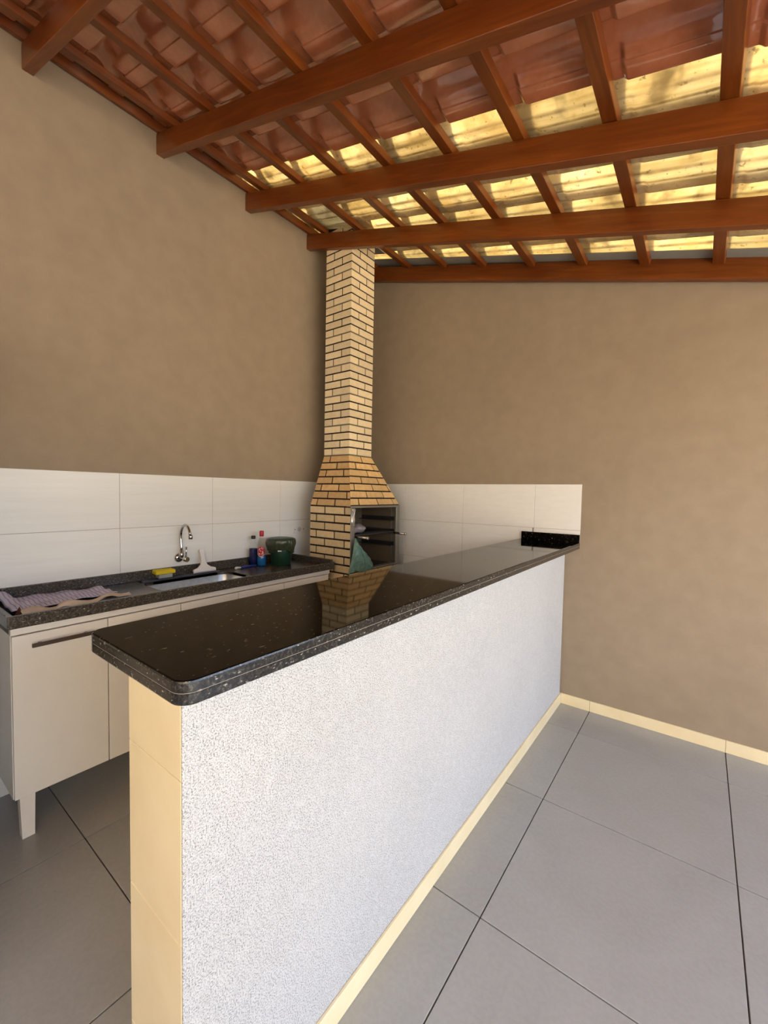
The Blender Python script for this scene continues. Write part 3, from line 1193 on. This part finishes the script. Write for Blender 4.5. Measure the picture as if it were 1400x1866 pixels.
def curved_patch(name, parent, mat, A, rad, pts2, thick=.0004):
    """flat outline (arc length, height) wrapped on a cylinder as a thin decal"""
    bm = bmesh.new()
    def w(p, r):
        an = AL - p[0] / rad * -1.0
        return (A[0] + r * math.cos(an), A[1] + r * math.sin(an), A[2] + p[1])
    n = len(pts2)
    ctr = (sum(p[0] for p in pts2) / n, sum(p[1] for p in pts2) / n)
    rings = []
    for k in (1.0, .75, .5, .25):
        rings.append([bm.verts.new(w((ctr[0] + (p[0] - ctr[0]) * k, ctr[1] + (p[1] - ctr[1]) * k), rad + thick)) for p in pts2])
    cv = bm.verts.new(w(ctr, rad + thick))
    for a, b in zip(rings, rings[1:]):
        for i in range(n):
            bm.faces.new((a[i], a[(i + 1) % n], b[(i + 1) % n], b[i]))
    for i in range(n):
        bm.faces.new((rings[-1][i], rings[-1][(i + 1) % n], cv))
    return from_bm(name, bm, mat, parent, True)


def curved_stroke(name, parent, mat, A, rad, path, w):
    bm = bmesh.new()
    pr = []
    for i, p in enumerate(path):
        q0, q1 = path[max(0, i - 1)], path[min(len(path) - 1, i + 1)]
        d = Vector((q1[0] - q0[0], q1[1] - q0[1])).normalized()
        nn = Vector((-d.y, d.x)) * w / 2
        row = []
        for s_ in (-1, 1):
            sx_, sz_ = p[0] + nn.x * s_, p[1] + nn.y * s_
            an = AL + sx_ / rad
            row.append(bm.verts.new((A[0] + rad * math.cos(an), A[1] + rad * math.sin(an), A[2] + sz_)))
        pr.append(row)
    for a, b in zip(pr, pr[1:]):
        bm.faces.new((a[0], a[1], b[1], b[0]))
    return from_bm(name, bm, mat, parent)


ell = lambda cx, cz, rx, rz, n=28: [(cx + rx * math.cos(2 * math.pi * k / n), cz + rz * math.sin(2 * math.pi * k / n)) for k in range(n)]
lab = curved_patch('label', b2, 'red_plastic', A2, .0328, ell(0, .108, .030, .040))
lab['label'] = 'round red label with white lettering'
path = [(.016, .130), (.004, .137), (-.010, .132), (-.014, .122), (-.004, .114), (.010, .110), (.015, .100), (.006, .090), (-.008, .090), (-.016, .097)]
curved_stroke('lettering', b2, 'label_white', A2, .0336, path, .0075)
path = ell(0, .108, .026, .0355, 40)
curved_stroke('lettering', b2, 'label_white', A2, .0335, path[18:38], .004)
own(b2)

# small brush lying in front of the bottles
br = thing('dish_brush', 'blue-handled brush with a white end lying in front of the two bottles', 'brush', (.11, -1.36, ZSURF))
bm = bmesh.new()
bm_tube(bm, [(.112, -1.425, .949), (.104, -1.39, .9495), (.108, -1.34, .9495), (.122, -1.295, .949)], [.006, .0085, .0075, .006], 12)
from_bm('handle', bm, 'blue_plastic', br)
bm = bmesh.new()
bm_tube(bm, [(.122, -1.470, .951), (.120, -1.462, .951), (.112, -1.422, .949)], [.008, .0105, .006], 12)
from_bm('head', bm, 'white_plastic', br)
own(br)

# green bin with a bag folded over its rim
gbn = thing('counter_bin', 'round dark green lidded bin lined with a green bag on the sink worktop', 'bin', (.17, -1.105, ZSURF))
BA = (.170, -1.105, ZSURF + .0008)
lathe('bucket', [(0, 0), (.068, 0), (.073, .004), (.080, .10), (.086, .185), (.083, .185), (.078, .10), (.070, .006), (0, .006)], 'green_plastic', gbn, 40, BA)
lathe('lid', [(0.0, .209), (.060, .208), (.094, .203), (.102, .197), (.103, .186), (.092, .184), (.088, .192), (0, .196)], 'green_plastic', gbn, 40, BA)
def bagring(u, v):
    a = 2 * math.pi * v
    rd = random.Random(3)
    fold = .0035 * math.sin(11 * a + 2 * u) + .003 * math.sin(17 * a + 1.0) + .003 * math.sin(5 * a)
    h = .198 - u * (.088 + .014 * math.sin(3 * a + .6) + .008 * math.sin(7 * a))
    r = .105 + .006 * math.sin(math.pi * min(1, u * 1.3)) + fold * (0.3 + u) - .008 * u * u
    return Vector((BA[0] + r * math.cos(a), BA[1] + r * math.sin(a), BA[2] + h))
sheet('bin_liner', bagring, 12, 72, 'olive_bag', gbn, .001)
an = math.atan2(-3.1773 - BA[1], 2.7277 - BA[0]) - .10
bm = bmesh.new()
for i in range(5):
    pass
vs = []
for i in range(5):
    a_ = an + (-.12 + .24 * i / 4)
    vs.append([bm.verts.new((BA[0] + .1160 * math.cos(a_), BA[1] + .1160 * math.sin(a_), BA[2] + zz)) for zz in (.113, .121)])
for a, b in zip(vs, vs[1:]):
    bm.faces.new((a[0], b[0], b[1], a[1]))
from_bm('sticker', bm, 'label_white', gbn)
own(gbn)

# towel and paper at the left end
def towelf(u, v):
    # u along y (-2.66..-2.28), v along x (.0 .. .33)
    y = -2.722 + .437 * u
    skew = .03 * (1 - u)
    x = .040 + (.262 + .06 * (1 - u)) * v + .004 * math.sin(u * 9)
    z = ZSURF + .006 + .0045 * math.sin(u * 21 + v * 4) * math.sin(v * 5 + 1) + .003 * math.sin(v * 17 + u * 5)
    z += .004 * math.sin(u * 8) ** 2
    if u < .16:
        z += math.sin((.16 - u) / .16 * 2.2) * .040 * (1 - .8 * v)
    if v > .86:
        z += .006 * (v - .86) / .14
    return Vector((x, y, max(z, ZSURF + .0035)))
tw = sheet('tea_towel', towelf, 70, 36, 'towel', None, .002)
tag(tw, 'crumpled purple and white striped tea towel on the left end of the sink worktop', 'towel')

def paperf(u, v):
    y = -2.705 + .455 * u
    x = .384 + .038 * math.sin(u * 3.0) * .4 + (.100 - .045 * u) * v - .065 * u
    x += .010 * math.sin(u * 13)
    z = ZSURF + .016 + .010 * math.sin(u * 17 + v * 2) * (1 - .4 * u) + .007 * math.sin(v * 6 + u * 11)
    z += .012 * math.exp(-((u - .33) / .1) ** 2) * math.sin(math.pi * v)
    return Vector((x, y, max(z, ZSURF + .010)))
pp = sheet('paper_bag', paperf, 48, 10, 'beige_paper', None, .0015)
tag(pp, 'crumpled beige paper strip lying in front of the striped towel', 'paper')
bm = bmesh.new()
tri = [(.398, -2.722), (.448, -2.708), (.412, -2.690)]
lo_ = [bm.verts.new((x, y, ZSURF + .001)) for x, y in tri]
tp = bm.verts.new((.415, -2.706, ZSURF + .046))
bm.faces.new(lo_)
for i in range(3):
    bm.faces.new((lo_[i], lo_[(i + 1) % 3], tp))
sc_ = from_bm('paper_scrap', bm, 'brown_scrap', None)
tag(sc_, 'small pointed brown scrap at the left front corner of the sink worktop', 'scrap')

# ------------------------------------------------------------------ bar worktop
bt = thing('bar_worktop', 'polished black granite bar top with rounded corners on the half wall', 'worktop', (1.85, -1.42, 1.135))
TX0, TX1, TY0 = 1.636, 2.056, -2.839
def bar_outline(ins=0.0, r=.032):
    o_ = []
    for cx, cy, a0 in ((TX0 + r, TY0 + r, 180), (TX1 - r, TY0 + r, 270)):
        for k in range(7):
            a = math.radians(a0 + 90 * k / 6)
            o_.append((cx + (r - ins) * math.cos(a), cy + (r - ins) * math.sin(a)))
    o_ += [(TX1 - ins, -.0096), (TX0 + ins, -.0096)]
    return o_
bm = bmesh.new()
lev = [(.004, 1.1345), (.0012, 1.1355), (0, 1.138), (0, 1.1545), (.0012, 1.1555), (.0012, 1.1562), (0, 1.1572), (0, 1.1735), (.0012, 1.1765), (.004, 1.178)]
rings = [[bm.verts.new((x, y, z)) for x, y in bar_outline(i_)] for i_, z in lev]
nn_ = len(rings[0])
for li, (a, b) in enumerate(zip(rings, rings[1:])):
    for i in range(nn_):
        f = bm.faces.new((a[i], a[(i + 1) % nn_], b[(i + 1) % nn_], b[i]))
        f.material_index = 2 if li == 4 else (1 if li < 8 else 0)
        f.smooth = False
f = bm.faces.new(rings[-1]); f.material_index = 0
f = bm.faces.new(rings[0][::-1]); f.material_index = 1
from_bm('slab', bm, ['black_granite', 'black_granite_edge', 'grout_grey'], bt)
box('upstand', (1.648, -.030, 1.1782), (TX1 - .001, -.0096, 1.234), 'black_granite', bt, .0015)
own(bt)
